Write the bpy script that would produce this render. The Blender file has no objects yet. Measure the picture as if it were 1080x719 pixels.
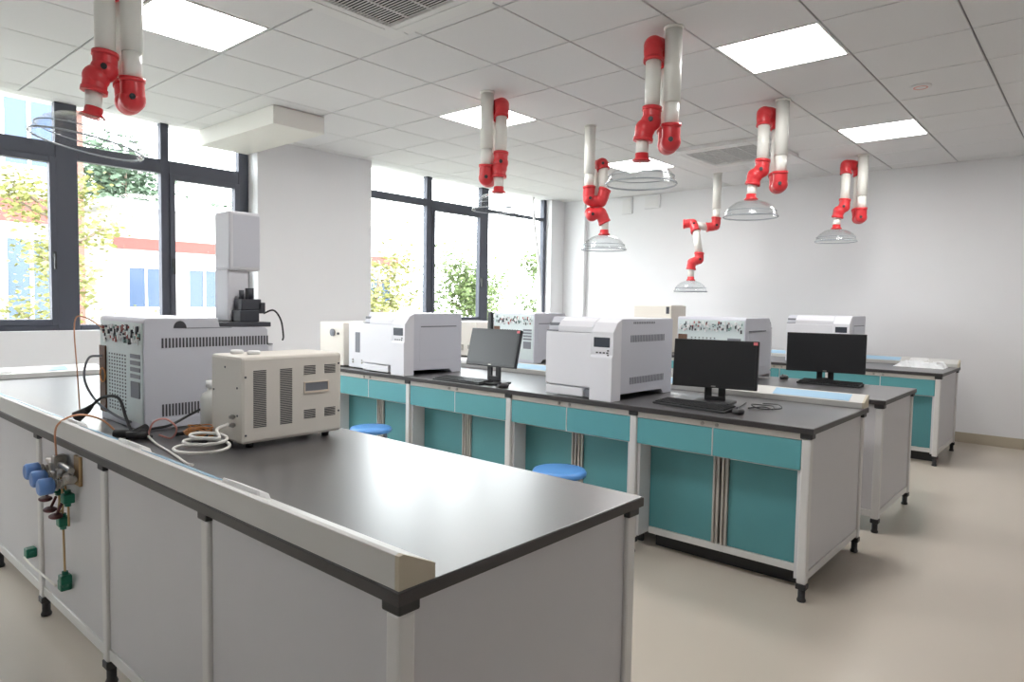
import bpy, bmesh, math, random
from mathutils import Vector, Matrix
random.seed(7)
SC = bpy.context.scene
COL = SC.collection
PI = math.pi

# ------------------------------------------------------------------ camera, sky, exposure
YAW, PITCH, ROLL, FPX = .7184, -.0556, .017, 716.3134
CAM_H = 1.3546
d = Vector((math.cos(YAW)*math.cos(PITCH), math.sin(YAW)*math.cos(PITCH), math.sin(PITCH)))
r = d.cross(Vector((0, 0, 1))).normalized(); u = r.cross(d)
r2 = math.cos(ROLL)*r + math.sin(ROLL)*u; u2 = -math.sin(ROLL)*r + math.cos(ROLL)*u
cam_data = bpy.data.cameras.new('camera'); cam = bpy.data.objects.new('camera', cam_data); COL.objects.link(cam)
cam_data.sensor_fit = 'HORIZONTAL'; cam_data.sensor_width = 36; cam_data.lens = FPX/1080*36
cam_data.clip_start = .05; cam_data.clip_end = 500
M = Matrix((r2, u2, -d)).transposed().to_4x4(); M.translation = Vector((0, 0, CAM_H))
cam.matrix_world = M
SC.camera = cam

world = bpy.data.worlds.new('overcast_sky'); SC.world = world; world.use_nodes = True
bg = world.node_tree.nodes['Background']
bg.inputs['Color'].default_value = (.93, .97, 1, 1)
SKY = 7.6
bg.inputs['Strength'].default_value = SKY
PANEL_EMIT = 15.0
SC.view_settings.view_transform = 'Standard'; SC.view_settings.look = 'None'
SC.view_settings.gamma = 1; SC.view_settings.use_curve_mapping = False
SC.view_settings.exposure = 0.82

# ------------------------------------------------------------------ materials
MATS = {}
def lin(c): return tuple((v/12.92 if v <= .04045 else ((v+.055)/1.055)**2.4) for v in c)
def mat(name, rgb, rough=.5, metal=0, noise=0, scale=40, bump=0, spec=.5, coat=0):
    """sRGB colour 0..255, optional fine colour noise and bump"""
    m = bpy.data.materials.new(name); m.use_nodes = True; nt = m.node_tree; b = nt.nodes['Principled BSDF']
    c = lin([v/255 for v in rgb])
    b.inputs['Base Color'].default_value = (*c, 1); b.inputs['Roughness'].default_value = rough
    b.inputs['Metallic'].default_value = metal; b.inputs['Specular IOR Level'].default_value = spec
    if coat: b.inputs['Coat Weight'].default_value = coat; b.inputs['Coat Roughness'].default_value = .08
    if noise or bump:
        tc = nt.nodes.new('ShaderNodeTexCoord'); n = nt.nodes.new('ShaderNodeTexNoise')
        n.inputs['Scale'].default_value = scale; n.inputs['Detail'].default_value = 4
        nt.links.new(tc.outputs['Object'], n.inputs['Vector'])
        if noise:
            mx = nt.nodes.new('ShaderNodeMix'); mx.data_type = 'RGBA'
            mx.inputs['A'].default_value = (*[v*(1-noise) for v in c], 1)
            mx.inputs['B'].default_value = (*[min(1, v*(1+noise)) for v in c], 1)
            nt.links.new(n.outputs['Fac'], mx.inputs['Factor']); nt.links.new(mx.outputs['Result'], b.inputs['Base Color'])
        if bump:
            bp = nt.nodes.new('ShaderNodeBump'); bp.inputs['Strength'].default_value = bump; bp.inputs['Distance'].default_value = .002
            nt.links.new(n.outputs['Fac'], bp.inputs['Height']); nt.links.new(bp.outputs['Normal'], b.inputs['Normal'])
    MATS[name] = m; return m
def emit(name, rgb, strength):
    m = bpy.data.materials.new(name); m.use_nodes = True; nt = m.node_tree
    nt.nodes.remove(nt.nodes['Principled BSDF']); e = nt.nodes.new('ShaderNodeEmission')
    e.inputs['Color'].default_value = (*lin([v/255 for v in rgb]), 1); e.inputs['Strength'].default_value = strength
    nt.links.new(e.outputs[0], nt.nodes['Material Output'].inputs['Surface']); MATS[name] = m; return m
def clear(name, tint, k, rough, lo):
    """thin clear sheet: transparent body plus fresnel gloss"""
    m = bpy.data.materials.new(name); m.use_nodes = True; nt = m.node_tree
    nt.nodes.remove(nt.nodes['Principled BSDF'])
    t = nt.nodes.new('ShaderNodeBsdfTransparent'); t.inputs['Color'].default_value = (*tint, 1)
    g = nt.nodes.new('ShaderNodeBsdfGlossy'); g.inputs['Roughness'].default_value = rough
    f = nt.nodes.new('ShaderNodeLayerWeight')
    p = nt.nodes.new('ShaderNodeMath'); p.operation = 'POWER'; p.inputs[1].default_value = 4
    a = nt.nodes.new('ShaderNodeMath'); a.operation = 'MULTIPLY_ADD'; a.inputs[1].default_value = k; a.inputs[2].default_value = lo; a.use_clamp = True
    mx = nt.nodes.new('ShaderNodeMixShader')
    nt.links.new(f.outputs['Facing'], p.inputs[0]); nt.links.new(p.outputs[0], a.inputs[0]); nt.links.new(a.outputs[0], mx.inputs[0])
    nt.links.new(t.outputs[0], mx.inputs[1]); nt.links.new(g.outputs[0], mx.inputs[2])
    nt.links.new(mx.outputs[0], nt.nodes['Material Output'].inputs['Surface']); MATS[name] = m; return m

mat('wall', (232, 232, 234), .8, noise=.012, scale=3, bump=.04)
mat('tile', (226, 226, 227), .85, noise=.02, scale=60, bump=.08)
mat('grid', (150, 150, 152), .7)
mat('floor', (204, 194, 181), .28, noise=.04, scale=1.6, bump=.02, spec=.4)
mat('skirting', (176, 166, 148), .45, noise=.04, scale=5)
mat('frame_dark', (80, 83, 94), .45, metal=.2)  # base colour lightened to include the hazy veil of window glare
mat('worktop', (70, 68, 70), .36, noise=.08, scale=220, spec=.9, coat=.4)
MATS['worktop'].node_tree.nodes['Principled BSDF'].inputs['Coat Roughness'].default_value = .27
MATS['worktop'].node_tree.nodes['Principled BSDF'].inputs['IOR'].default_value = 1.6
mat('edge_black', (58, 55, 56), .4)
mat('cap_black', (44, 44, 46), .45)
mat('panel', (211, 210, 213), .5, noise=.012, scale=8)
mat('alu', (221, 220, 219), .38, metal=.15)
mat('alu_stile', (188, 184, 180), .35, metal=.5)
mat('apron', (203, 198, 192), .45)
mat('teal', (94, 164, 171), .42, noise=.03, scale=12)
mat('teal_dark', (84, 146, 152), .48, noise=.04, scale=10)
mat('trunk', (208, 207, 204), .42)
mat('trunk_end', (196, 186, 166), .5)
mat('blue_film', (170, 206, 232), .25)
mat('white_plastic', (238, 238, 238), .4)
mat('gc_white', (226, 226, 232), .45)
mat('gc_grey', (206, 207, 216), .48)
mat('gc_mid_grey', (120, 122, 130), .5)  # plain mid grey for slots, seams, brackets, gauge and grey cable
mat('slot', (70, 70, 76), .6)
mat('slot_light', (128, 130, 138), .6)
mat('display', (58, 62, 72), .25)
mat('rear_plate', (206, 216, 216), .4, noise=.04, scale=30)
mat('brown', (96, 64, 44), .6, noise=.25, scale=30)
mat('cream', (224, 218, 209), .45)
mat('cream_warm', (226, 212, 196), .5)
mat('dark_plastic', (40, 40, 43), .42)
mat('screen_off', (30, 31, 34), .35)
mat('screen_bezel', (34, 34, 37), .4)
mat('sampler_dark', (66, 68, 76), .5, noise=.15, scale=60)
mat('key', (28, 28, 30), .5)
mat('red', (214, 56, 62), .35)
mat('pipe', (236, 236, 230), .3, spec=.6)
mat('steel', (170, 166, 160), .3, metal=.9)
mat('brass', (176, 150, 112), .35, metal=.8)
mat('blue_knob', (104, 148, 214), .4)
mat('green_fit', (20, 112, 88), .4)
mat('handle_maroon', (92, 52, 56), .5)
mat('copper', (206, 150, 116), .4, metal=.3)
mat('tube_white', (236, 234, 228), .35)
mat('cable_black', (34, 33, 35), .45)
mat('orange_wire', (210, 140, 76), .45)
mat('pink_wire', (226, 160, 150), .45)
mat('stool_blue', (98, 160, 232), .32)
mat('stool_leg', (200, 200, 202), .3, metal=.6)
mat('sticker', (232, 120, 126), .5)
mat('ac_white', (228, 228, 228), .5)
mat('ac_dark', (34, 36, 38), .6)
mat('duct', (228, 226, 220), .6)
mat('bottle_white', (228, 230, 226), .4)
mat('jumble_red', (164, 96, 92), .5)
mat('jumble_dark', (70, 70, 76), .5)
mat('jumble_green', (130, 158, 152), .5)
mat('leaf_yellow', (114, 115, 62), .6, noise=.2, scale=.8)
mat('leaf_green', (92, 108, 62), .6, noise=.25, scale=.8)
mat('leaf_far', (82, 100, 80), .7, noise=.2, scale=.5)
mat('bark', (112, 98, 84), .8, noise=.2, scale=6)
mat('facade', (176, 172, 168), .7, noise=.02, scale=.6)
mat('facade_red', (116, 60, 54), .7, noise=.06, scale=2)
mat('facade_brick', (112, 74, 64), .75, noise=.1, scale=3)
mat('facade_glass', (52, 70, 98), .2)
mat('roof_grey', (196, 196, 196), .8, noise=.05, scale=1)
mat('lawn', (128, 128, 118), .9, noise=.2, scale=.3)
mat('film', (236, 238, 240), .3)
emit('panel_light', (255, 253, 250), PANEL_EMIT)
clear('glass', (.97, .985, .98), .5, .02, .02)
clear('acrylic', (.965, .972, .975), .5, .06, .035)
mat('acrylic_rim', (172, 178, 184), .2)

# ------------------------------------------------------------------ helpers
def tag(o, label=None, cat=None, group=None, kind=None):
    if label: o['label'] = label
    if cat: o['category'] = cat
    if group: o['group'] = group
    if kind: o['kind'] = kind
    return o
def thing(name, label, cat, loc=(0, 0, 0), rz=0, group=None):
    o = bpy.data.objects.new(name, None); COL.objects.link(o); o.location = loc; o.rotation_euler = (0, 0, rz)
    o.empty_display_size = .1
    return tag(o, label, cat, group)
def smooth_path(pts, n=8):
    P = [Vector(p) for p in pts]; out = []
    for i in range(len(P)-1):
        a = P[i-1] if i else P[0]*2-P[1]; b, c = P[i], P[i+1]; e = P[i+2] if i+2 < len(P) else c*2-b
        for k in range(n):
            t = k/n
            out.append(.5*((2*b)+(c-a)*t+(2*a-5*b+4*c-e)*t*t+(3*b-a-3*c+e)*t**3))
    out.append(P[-1]); return out
class MB:
    def __init__(s): s.bm = bmesh.new()
    def box(s, x0, x1, y0, y1, z0, z1, bev=0, mi=0, seg=2):
        ret = bmesh.ops.create_cube(s.bm, size=1); vs = ret['verts']
        for v in vs: v.co = Vector(((x0+x1)/2+v.co.x*(x1-x0), (y0+y1)/2+v.co.y*(y1-y0), (z0+z1)/2+v.co.z*(z1-z0)))
        fs = list({f for v in vs for f in v.link_faces})
        for f in fs: f.material_index = mi
        if bev:
            es = list({e for v in vs for e in v.link_edges})
            rr = bmesh.ops.bevel(s.bm, geom=es, offset=bev, segments=seg, profile=.5, affect='EDGES')
            for f in rr['faces']: f.material_index = mi
        return s
    def ring(s, c, ax, ay, rad, n): return [s.bm.verts.new(c+ax*(rad*math.cos(2*PI*k/n))+ay*(rad*math.sin(2*PI*k/n))) for k in range(n)]
    def sweep(s, pts, rad, n=10, mi=0, cap=True, radii=None):
        pts = [Vector(p) for p in pts]; prev = None; rings = []
        ax = None
        for i, p in enumerate(pts):
            t = (pts[min(i+1, len(pts)-1)]-pts[max(i-1, 0)]).normalized()
            if ax is None:
                ref = Vector((0, 0, 1)) if abs(t.z) < .9 else Vector((1, 0, 0)); ax = t.cross(ref).normalized()
            else:
                ax = (ax - t*ax.dot(t)).normalized()
            ay = t.cross(ax)
            rings.append(s.ring(p, ax, ay, radii[i] if radii else rad, n))
        for a, b in zip(rings, rings[1:]):
            for k in range(n):
                f = s.bm.faces.new((a[k], a[(k+1) % n], b[(k+1) % n], b[k])); f.smooth = True; f.material_index = mi
        if cap:
            f = s.bm.faces.new(list(reversed(rings[0]))); f.material_index = mi
            f = s.bm.faces.new(rings[-1]); f.material_index = mi
        return s
    def cyl(s, p0, p1, r0, r1=None, n=16, mi=0): return s.sweep([p0, p1], r0, n, mi, True, [r0, r0 if r1 is None else r1])
    def lathe(s, prof, c=(0, 0, 0), n=24, mi=0, closed=False):
        c = Vector(c); rings = []
        for (rad, z) in prof:
            if rad < 1e-6: rings.append([s.bm.verts.new(c+Vector((0, 0, z)))])
            else: rings.append(s.ring(c+Vector((0, 0, z)), Vector((1, 0, 0)), Vector((0, 1, 0)), rad, n))
        for a, b in zip(rings, rings[1:]):
            for k in range(n):
                k2 = (k+1) % n
                if len(a) == 1: q = (a[0], b[k2], b[k])
                elif len(b) == 1: q = (a[k], a[k2], b[0])
                else: q = (a[k], a[k2], b[k2], b[k])
                f = s.bm.faces.new(q); f.smooth = True; f.material_index = mi
        return s
    def ball(s, c, rad, sc=(1, 1, 1), n=14, mi=0):
        ret = bmesh.ops.create_uvsphere(s.bm, u_segments=n, v_segments=max(6, n//2+2), radius=rad)
        for v in ret['verts']: v.co = Vector(c)+Vector((v.co.x*sc[0], v.co.y*sc[1], v.co.z*sc[2]))
        for f in {f for v in ret['verts'] for f in v.link_faces}: f.smooth = True; f.material_index = mi
        return s
    def prism(s, poly, a, b, axis='y', mi=0, bev=0):
        def P(q, t):
            if axis == 'y': return Vector((q[0], t, q[1]))
            if axis == 'x': return Vector((t, q[0], q[1]))
            return Vector((q[0], q[1], t))
        A = [s.bm.verts.new(P(q, a)) for q in poly]; B = [s.bm.verts.new(P(q, b)) for q in poly]; n = len(poly)
        fs = [s.bm.faces.new(A), s.bm.faces.new(list(reversed(B)))]
        for k in range(n): fs.append(s.bm.faces.new((A[k], B[k], B[(k+1) % n], A[(k+1) % n])))
        for f in fs: f.material_index = mi
        if bev:
            es = list({e for v in A+B for e in v.link_edges})
            rr = bmesh.ops.bevel(s.bm, geom=es, offset=bev, segments=2, profile=.5, affect='EDGES')
            for f in rr['faces']: f.material_index = mi
        return s
    def build(s, name, mats, parent=None, loc=None):
        bmesh.ops.recalc_face_normals(s.bm, faces=s.bm.faces[:])
        me = bpy.data.meshes.new(name); s.bm.to_mesh(me); s.bm.free()
        for m in ([mats] if isinstance(mats, str) else mats): me.materials.append(MATS[m])
        o = bpy.data.objects.new(name, me); COL.objects.link(o)
        if parent: o.parent = parent
        if loc: o.location = loc
        return o
def B(name, m, parent, x0, x1, y0, y1, z0, z1, bev=0): return MB().box(x0, x1, y0, y1, z0, z1, bev).build(name, m, parent)
def feet(parent, pts, h=.009, rad=.012):
    for (x, y) in pts: MB().cyl((x, y, 0), (x, y, h), rad, n=14).build('foot', 'cap_black', parent)
def copy_tree(o, parent=None):
    c = o.copy(); COL.objects.link(c); c.parent = parent
    for ch in list(o.children): copy_tree(ch, c)
    return c

# ------------------------------------------------------------------ room
ZC, ZB = 2.8757, .8132
WX, WY, XL, YN = 8.31, 6.2, -1.56, -2.38
GX, GY, G = 2.642, .626, .6
def struct(name, m, *a, bev=0):
    return tag(B(name, m, None, *a, bev), kind='structure')
struct('floor', 'floor', XL-.2, WX+.2, YN-.2, WY+.25, -.1, 0)
struct('wall_right', 'wall', WX, WX+.2, YN-.2, WY+.25, 0, ZC+.1)
struct('wall_left', 'wall', XL-.2, XL, YN, WY+.25, 0, ZC+.1)
struct('wall_back', 'wall', XL-.2, WX, YN-.2, YN, 0, ZC+.1)
SILL = 1.07; W1A, W1B, W2A, W2B = -.35, 3.30, 4.64, 7.93
w = MB()
w.box(XL, WX, WY, WY+.25, 0, SILL); w.box(XL, W1A, WY, WY+.25, SILL, ZC+.1)
w.box(W1B, W2A, WY, WY+.25, SILL, ZC+.1); w.box(W2B, WX, WY, WY+.25, SILL, ZC+.1)
w.box(W1A, W1B, WY, WY+.25, ZC, ZC+.1); w.box(W2A, W2B, WY, WY+.25, ZC, ZC+.1)
wall_w = tag(w.build('wall_window', 'wall'), kind='structure')
struct('wall_pier', 'wall', 3.30, 4.625, 6.125, WY-.001, 0, ZC-.001)
struct('wall_corner', 'wall', 8.24, WX-.001, 5.83, WY-.001, 0, ZC-.001)
struct('baseboard_right', 'skirting', WX-.015, WX-.001, YN, 5.829, 0, .105, bev=.003)
struct('baseboard_window', 'skirting', XL, 3.299, WY-.015, WY-.001, 0, .105, bev=.003)
struct('baseboard_pier', 'skirting', 3.30, 4.625, 6.11, 6.124, 0, .105, bev=.003)

# ceiling: backing, then every tile a piece of it
ceil = struct('ceiling', 'grid', XL-.2, WX+.2, YN-.2, WY-.001, ZC+.012, ZC+.06)
LIGHTS = [(-2, 5), (2, 5), (6, 5), (-2, 1), (2, 1), (6, 1)]
tile0 = MB().box(.005, G-.005, .005, G-.005, 0, .0115, .002, seg=1)
tile_me = None
for i in range(-7, 10):
    for j in range(-5, 10):
        if (i, j) in LIGHTS: continue
        x, y = GX+i*G, GY+j*G
        full = x+G < WX and y+G < WY
        if full and tile_me:
            o = bpy.data.objects.new('ceiling_tile', tile_me); COL.objects.link(o)
        else:
            x1, y1 = min(G-.005, WX-x-.002), min(G-.005, WY-y-.002)
            o = MB().box(.005, x1, .005, y1, 0, .0115, .002, seg=1).build('ceiling_tile', 'tile')
            if full: tile_me = o.data
        o.location = (x, y, ZC); o.parent = ceil
LNAME = {(-2, 5): 'bright square ceiling light panel beside the two pipes at upper left',
         (2, 5): 'bright square ceiling light panel behind the extraction arm near the far window',
         (6, 5): 'bright square ceiling light panel seen through the largest central hood',
         (2, 1): 'largest bright square ceiling light panel at upper right',
         (6, 1): 'smaller bright square ceiling light panel near the plain back wall'}
for n, (i, j) in enumerate(LIGHTS):
    t = thing('ceiling_light', LNAME.get((i, j), 'square ceiling light panel above the nearest bench, just out of view'), 'ceiling light', (GX+i*G, GY+j*G, ZC), 0, 'ceiling light panels')
    f = MB()
    for a in ((.005, .595, .005, .02), (.005, .595, .58, .595), (.005, .02, .02, .58), (.58, .595, .02, .58)): f.box(*a, 0, .0115)
    f.build('frame', 'ac_white', t); B('diffuser', 'panel_light', t, .02, .58, .02, .58, .003, .0112)

# windows
FY0, FY1 = 6.295, 6.365
def window(name, vert, trans, z0, z1, sash, handles):
    """vert: list of (x0,x1) full-height bars; trans: list of (bar i, z0, z1) between bar i and i+1"""
    root = tag(bpy.data.objects.new(name, None), kind='structure'); COL.objects.link(root); root.location = (vert[0][0], FY0, z0)
    ox, oy, oz = root.location
    def bx(n, m, x0, x1, y0, y1, za, zb, bev=.004): return B(n, m, root, x0-ox, x1-ox, y0-oy, y1-oy, za-oz, zb-oz, bev)
    for (a, b) in vert: bx('mullion', 'frame_dark', a, b, FY0, FY1, z0, z1)
    for i in range(len(vert)-1):
        a, b = vert[i][1], vert[i+1][0]; ta, tb = trans[i]
        bx('bottom_rail', 'frame_dark', a, b, FY0+.002, FY1-.002, z0, z0+.05)
        bx('transom', 'frame_dark', a, b, FY0+.002, FY1-.002, ta, tb)
        lo_a, lo_b, zb_, zt_ = a, b, z0+.05, ta
        if i in sash:
            s = .045; f = MB()
            for q in ((a, a+s, zb_, zt_), (b-s, b, zb_, zt_), (a+s, b-s, zb_, zb_+s), (a+s, b-s, zt_-s, zt_)):
                f.box(q[0]-ox, q[1]-ox, FY0-.015-oy, FY1-.02-oy, q[2]-oz, q[3]-oz, .003)
            so = f.build('sash', 'frame_dark', root)
            lo_a, lo_b, zb_, zt_ = a+s, b-s, zb_+s, zt_-s
            hx = {'r': b-s/2, 'l': a+s/2}[sash[i]]
            h = MB(); h.box(hx-.012-ox, hx+.012-ox, FY0-.03-oy, FY0-.015-oy, 1.62-oz, 1.70-oz, .003)
            h.box(hx-.008-ox, hx+.008-ox, FY0-.055-oy, FY0-.03-oy, 1.56-oz, 1.68-oz, .004); h.build('handle', 'cap_black', so)
        bx('pane', 'glass', lo_a, lo_b, 6.328, 6.333, zb_, zt_, 0)
        bx('pane', 'glass', a, b, 6.328, 6.333, tb, z1-.001, 0)
    bx('sill', 'wall', vert[0][0], vert[-1][1], WY+.001, FY0-.001, z0, z0+.006, 0)
    return root
window('window_1', [(-.35, -.27), (.82, .90), (1.695, 1.85), (2.49, 2.56), (3.20, 3.298)], [(2.44, 2.56)]*4, SILL, ZC, {1: 'r', 3: 'l'}, 0)
window('window_2', [(4.642, 4.69), (5.585, 5.67), (6.55, 6.685), (7.865, 7.928)], [(2.52, 2.605), (2.52, 2.605), (2.565, 2.607)], SILL, ZC, {1: 'r'}, 0)

# boxed duct under the ceiling
t = thing('air_duct', 'boxed pale duct dropping below the ceiling above the pier and first window', 'duct', (3.05, 4.985, 2.731))
B('casing', 'duct', t, -.23, .23, 0, 1.29, 0, ZC-2.732, .003)
B('end_cover', 'duct', t, -.222, .222, -.008, 0, .008, ZC-2.731-.01, .002)

# ceiling cassettes
def cassette(label, x0, y0, s=.95):
    t = thing('ceiling_air_conditioner', label, 'air conditioner', (x0, y0, ZC-.035), 0, 'ceiling cassette air conditioners')
    f = MB(); b = .135
    for a in ((0, s, 0, b), (0, s, s-b, s), (0, b, b, s-b), (s-b, s, b, s-b)): f.box(*a, 0, .0345, .006)
    f.build('fascia', 'ac_white', t)
    lv = MB()
    for a in ((b, s-b, .045, .095), (b, s-b, s-.095, s-.045), (.045, .095, b, s-b), (s-.095, s-.045, b, s-b)):
        lv.box(*a, -.004, .001, .0015)
    lv.build('louvre', 'ac_white', t)
    B('recess', 'ac_dark', t, b, s-b, b, s-b, .02, .034)
    g = MB(); n = 34; w_ = (s-2*b)/n
    for k in range(n): g.box(b+k*w_, b+k*w_+w_*.3, b, s-b, .004, .006)
    tag(g.build('grille_bars', 'ac_white', t), kind='stuff')
    c = MB()
    for k in (1, 2, 3): c.box(b, s-b, b+k*(s-2*b)/4-.004, b+k*(s-2*b)/4+.004, 0, .006)
    c.build('crossbar', 'ac_white', t)
cassette('ceiling cassette air conditioner with dark slatted grille at the top edge', 1.575, 2.195)
cassette('distant flat ceiling cassette air conditioner between the red-jointed arms', 6.05, 2.38)
t = thing('ceiling_detector', 'round flat detector on the ceiling tile between the two right light panels', 'detector', (5.355, 1.03, ZC-.012))
MB().lathe([(0, 0), (.05, 0), (.062, .004), (.065, .0118), (0, .0118)], n=28).build('housing', 'ac_white', t)
MB().lathe([(.036, -.002), (.044, -.002), (.044, .001), (.036, .001), (.036, -.002)], n=28).build('ring', 'pink_wire', t)
# small wall boxes high on the right wall
for k, (ya, yb, za, zb, lb) in enumerate(((5.06, 5.23, 2.63, 2.86, 'pale square vent box high on the back wall, nearer the window'),
                                          (4.63, 4.87, 2.68, 2.86, 'pale square vent box high on the back wall, further from the window'))):
    t = thing('wall_vent_box', lb, 'vent', (WX-.001, (ya+yb)/2, za), 0, 'vent boxes on the back wall')
    h = (yb-ya)/2
    B('housing', 'wall', t, -.03, 0, -h, h, 0, zb-za, .003); B('cover', 'ac_white', t, -.036, -.03, -h+.02, h-.02, .02, zb-za-.02, .002)

# ------------------------------------------------------------------ benches
YE, YF = .967, 5.45
WT = .027
def trunking(parent, x_out, x_in, y0, y1, covers, films):
    """sloped socket duct on a worktop edge; x_out is the tall outer side (local coordinates of parent)"""
    z = ZB+.0005
    poly = [(x_out, z), (x_out, z+.067), (x_out+(x_in-x_out)*.12, z+.069), (x_in, z+.031), (x_in, z)]
    tr = MB().prism(poly, y0+.012, y1, 'y', bev=.0015).build('socket_trunking', 'trunk', parent)
    MB().prism(poly, y0, y0+.012, 'y', bev=.001).build('end_cap', 'trunk_end', tr)
    def zs(x): return z+.069+(x-(x_out+(x_in-x_out)*.12))/(x_in-(x_out+(x_in-x_out)*.12))*(.031-.069)
    xa, xb = x_out+(x_in-x_out)*.25, x_out+(x_in-x_out)*.92
    for (a, b) in films:
        MB().prism([(xa, zs(xa)+.0004), (xb, zs(xb)+.0004), (xb, zs(xb)+.002), (xa, zs(xa)+.002)], a, b, 'y').build('protective_film', 'blue_film', tr)
    for (a, b) in covers:
        xm = (xa+xb)/2; hw = abs(xb-xa)/2*.85
        pts = []
        for k in range(24):
            an = 2*PI*k/24; c_, s_ = math.cos(an), math.sin(an)
            pts.append((math.copysign(abs(c_)**.5, c_), math.copysign(abs(s_)**.5, s_)))
        m = MB(); lo = []; hi = []
        for (p, q) in pts:
            x = xm+p*hw; y = (a+b)/2+q*(b-a)/2
            lo.append(m.bm.verts.new((x, y, zs(x)+.0004))); hi.append(m.bm.verts.new((xm+p*hw*.85, (a+b)/2+q*(b-a)/2*.93, zs(xm+p*hw*.85)+.012)))
        m.bm.faces.new(hi)
        for k in range(24): m.bm.faces.new((lo[k], lo[(k+1) % 24], hi[(k+1) % 24], hi[k]))
        m.build('socket_cover', 'white_plastic', tr)
    return tr
def worktop(label, x0, x1, y0, y1, trunk_side, covers, films):
    t = thing('worktop', label, 'worktop', (x0, y0, 0), 0, 'dark laboratory worktops')
    MB().box(0, x1-x0, 0, y1-y0, ZB-WT, ZB, .002).build('slab', 'worktop', t)
    e = MB(); 
    e.box(-.002, 0, -.002, y1-y0, ZB-WT-.001, ZB-.003); e.box(x1-x0, x1-x0+.002, -.002, y1-y0, ZB-WT-.001, ZB-.003)
    e.box(0, x1-x0, -.002, 0, ZB-WT-.001, ZB-.003)
    e.build('edge_band', 'edge_black', t)
    W = x1-x0
    if trunk_side == 'low': trunking(t, 0, .092, 0, y1-y0, covers, films)
    if trunk_side == 'high': trunking(t, W, W-.092, 0, y1-y0, covers, films)
    return t
PW = .042
def frame(label, x0, x1, posts_y, back_side, yend):
    """posts along both long sides, end panel, back panels"""
    t = thing('bench_frame', label, 'bench frame', (x0, posts_y[0], 0), 0, 'white bench frames'); oy = posts_y[0]
    zt = ZB-WT-.001
    px = {'low': x0+.012, 'high': x1-.012-PW}
    for side, xx in px.items():
        for y in posts_y:
            a, b, c, e = xx-x0, xx-x0+PW, y-PW/2-oy, y+PW/2-oy
            p = MB().box(a, b, c, e, .085, zt-.026, .007).build('post', 'alu', t)
            MB().box(a-.006, b+.006, c-.006, e+.006, zt-.025, zt, .004).build('post_cap', 'cap_black', p)
            f = MB(); f.box(a-.002, b+.002, c-.002, e+.002, .06, .085, .003)
            cx, cy = (a+b)/2, (c+e)/2
            f.lathe([(0, .0005), (.019, .0005), (.021, .008), (.016, .02), (.016, .06), (0, .06)], (cx, cy, 0), 14)
            f.build('foot', 'cap_black', p)
    xl, xh = px['low']+PW-x0, px['high']-x0
    # end panel (near end) and far end panel
    for y in (posts_y[0], posts_y[-1]):
        B('end_panel', 'panel', t, xl+.001, xh-.001, y-.009-oy, y+.009-oy, .135, zt-.005, .002)
        B('end_rail', 'alu', t, xl+.001, xh-.001, y-.014-oy, y+.014-oy, .095, .134, .003)
    if back_side:
        xx = px[back_side]-x0+PW/2
        for a, b in zip(posts_y, posts_y[1:]):
            B('back_panel', 'panel', t, xx-.009, xx+.009, a+PW/2+.001-oy, b-PW/2-.001-oy, .135, zt-.005, .002)
            B('back_rail', 'alu', t, xx-.014, xx+.014, a+PW/2+.001-oy, b-PW/2-.001-oy, .095, .134, .003)
    return t
def cabinet(label, xf, y0, y1, depth, group, recess=.13):
    """two drawers over two recessed doors; front faces -x; local origin at front right bottom"""
    t = thing('base_cabinet', label, 'cabinet', (xf, y0, 0), 0, group); W = y1-y0
    zt = ZB-WT-.002
    c = MB()
    xr = recess+.02
    c.box(.02, depth, 0, .016, .1, zt, 0); c.box(.02, depth, W-.016, W, .1, zt, 0)
    c.box(xr, depth, .016, W-.016, .1, .116); c.box(depth-.012, depth, .016, W-.016, .116, zt)
    c.box(.04, depth-.012, .016, W-.016, .60, .606)
    c.build('carcass', 'panel', t)
    B('base_rail', 'alu', t, recess-.006, xr-.001, .017, W-.017, .092, .128, .003)
    B('plinth', 'cap_black', t, xr+.06, xr+.08, .02, W-.02, .002, .099)
    B('apron_rail', 'apron', t, .004, .028, .001, W-.001, .752, zt-.001, .003)
    mid = W/2
    B('drawer_divider', 'alu', t, .005, .026, mid-.0025, mid+.0025, .611, .75)
    for k, (a, b) in enumerate(((.001, mid-.003), (mid+.003, W-.001))):
        dr = B('drawer', 'teal', t, .006, .026, a, b, .611, .749, .003)
        l = MB(); yy = a+.05 if k else b-.02
        l.cyl((-.002, yy, .768), (.006, yy, .768), .009, n=14); l.cyl((-.004, yy, .768), (-.002, yy, .768), .004, n=10)
        l.build('lock', 'steel', dr)
    for k, (a, b) in enumerate(((.018, mid-.042), (mid+.042, W-.018))):
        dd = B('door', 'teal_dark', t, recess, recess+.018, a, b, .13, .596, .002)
        ya, yb = (mid-.041, mid-.006) if k == 0 else (mid+.006, mid+.041)
        h = MB(); h.box(recess-.012, recess+.018, ya, ya+.012, .13, .596, .002); h.box(recess-.012, recess+.018, yb-.012, yb, .13, .596, .002)
        h.box(recess+.004, recess+.018, ya+.012, yb-.012, .13, .596)
        h.build('handle_stile', 'alu_stile', dd)
    return t

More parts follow.
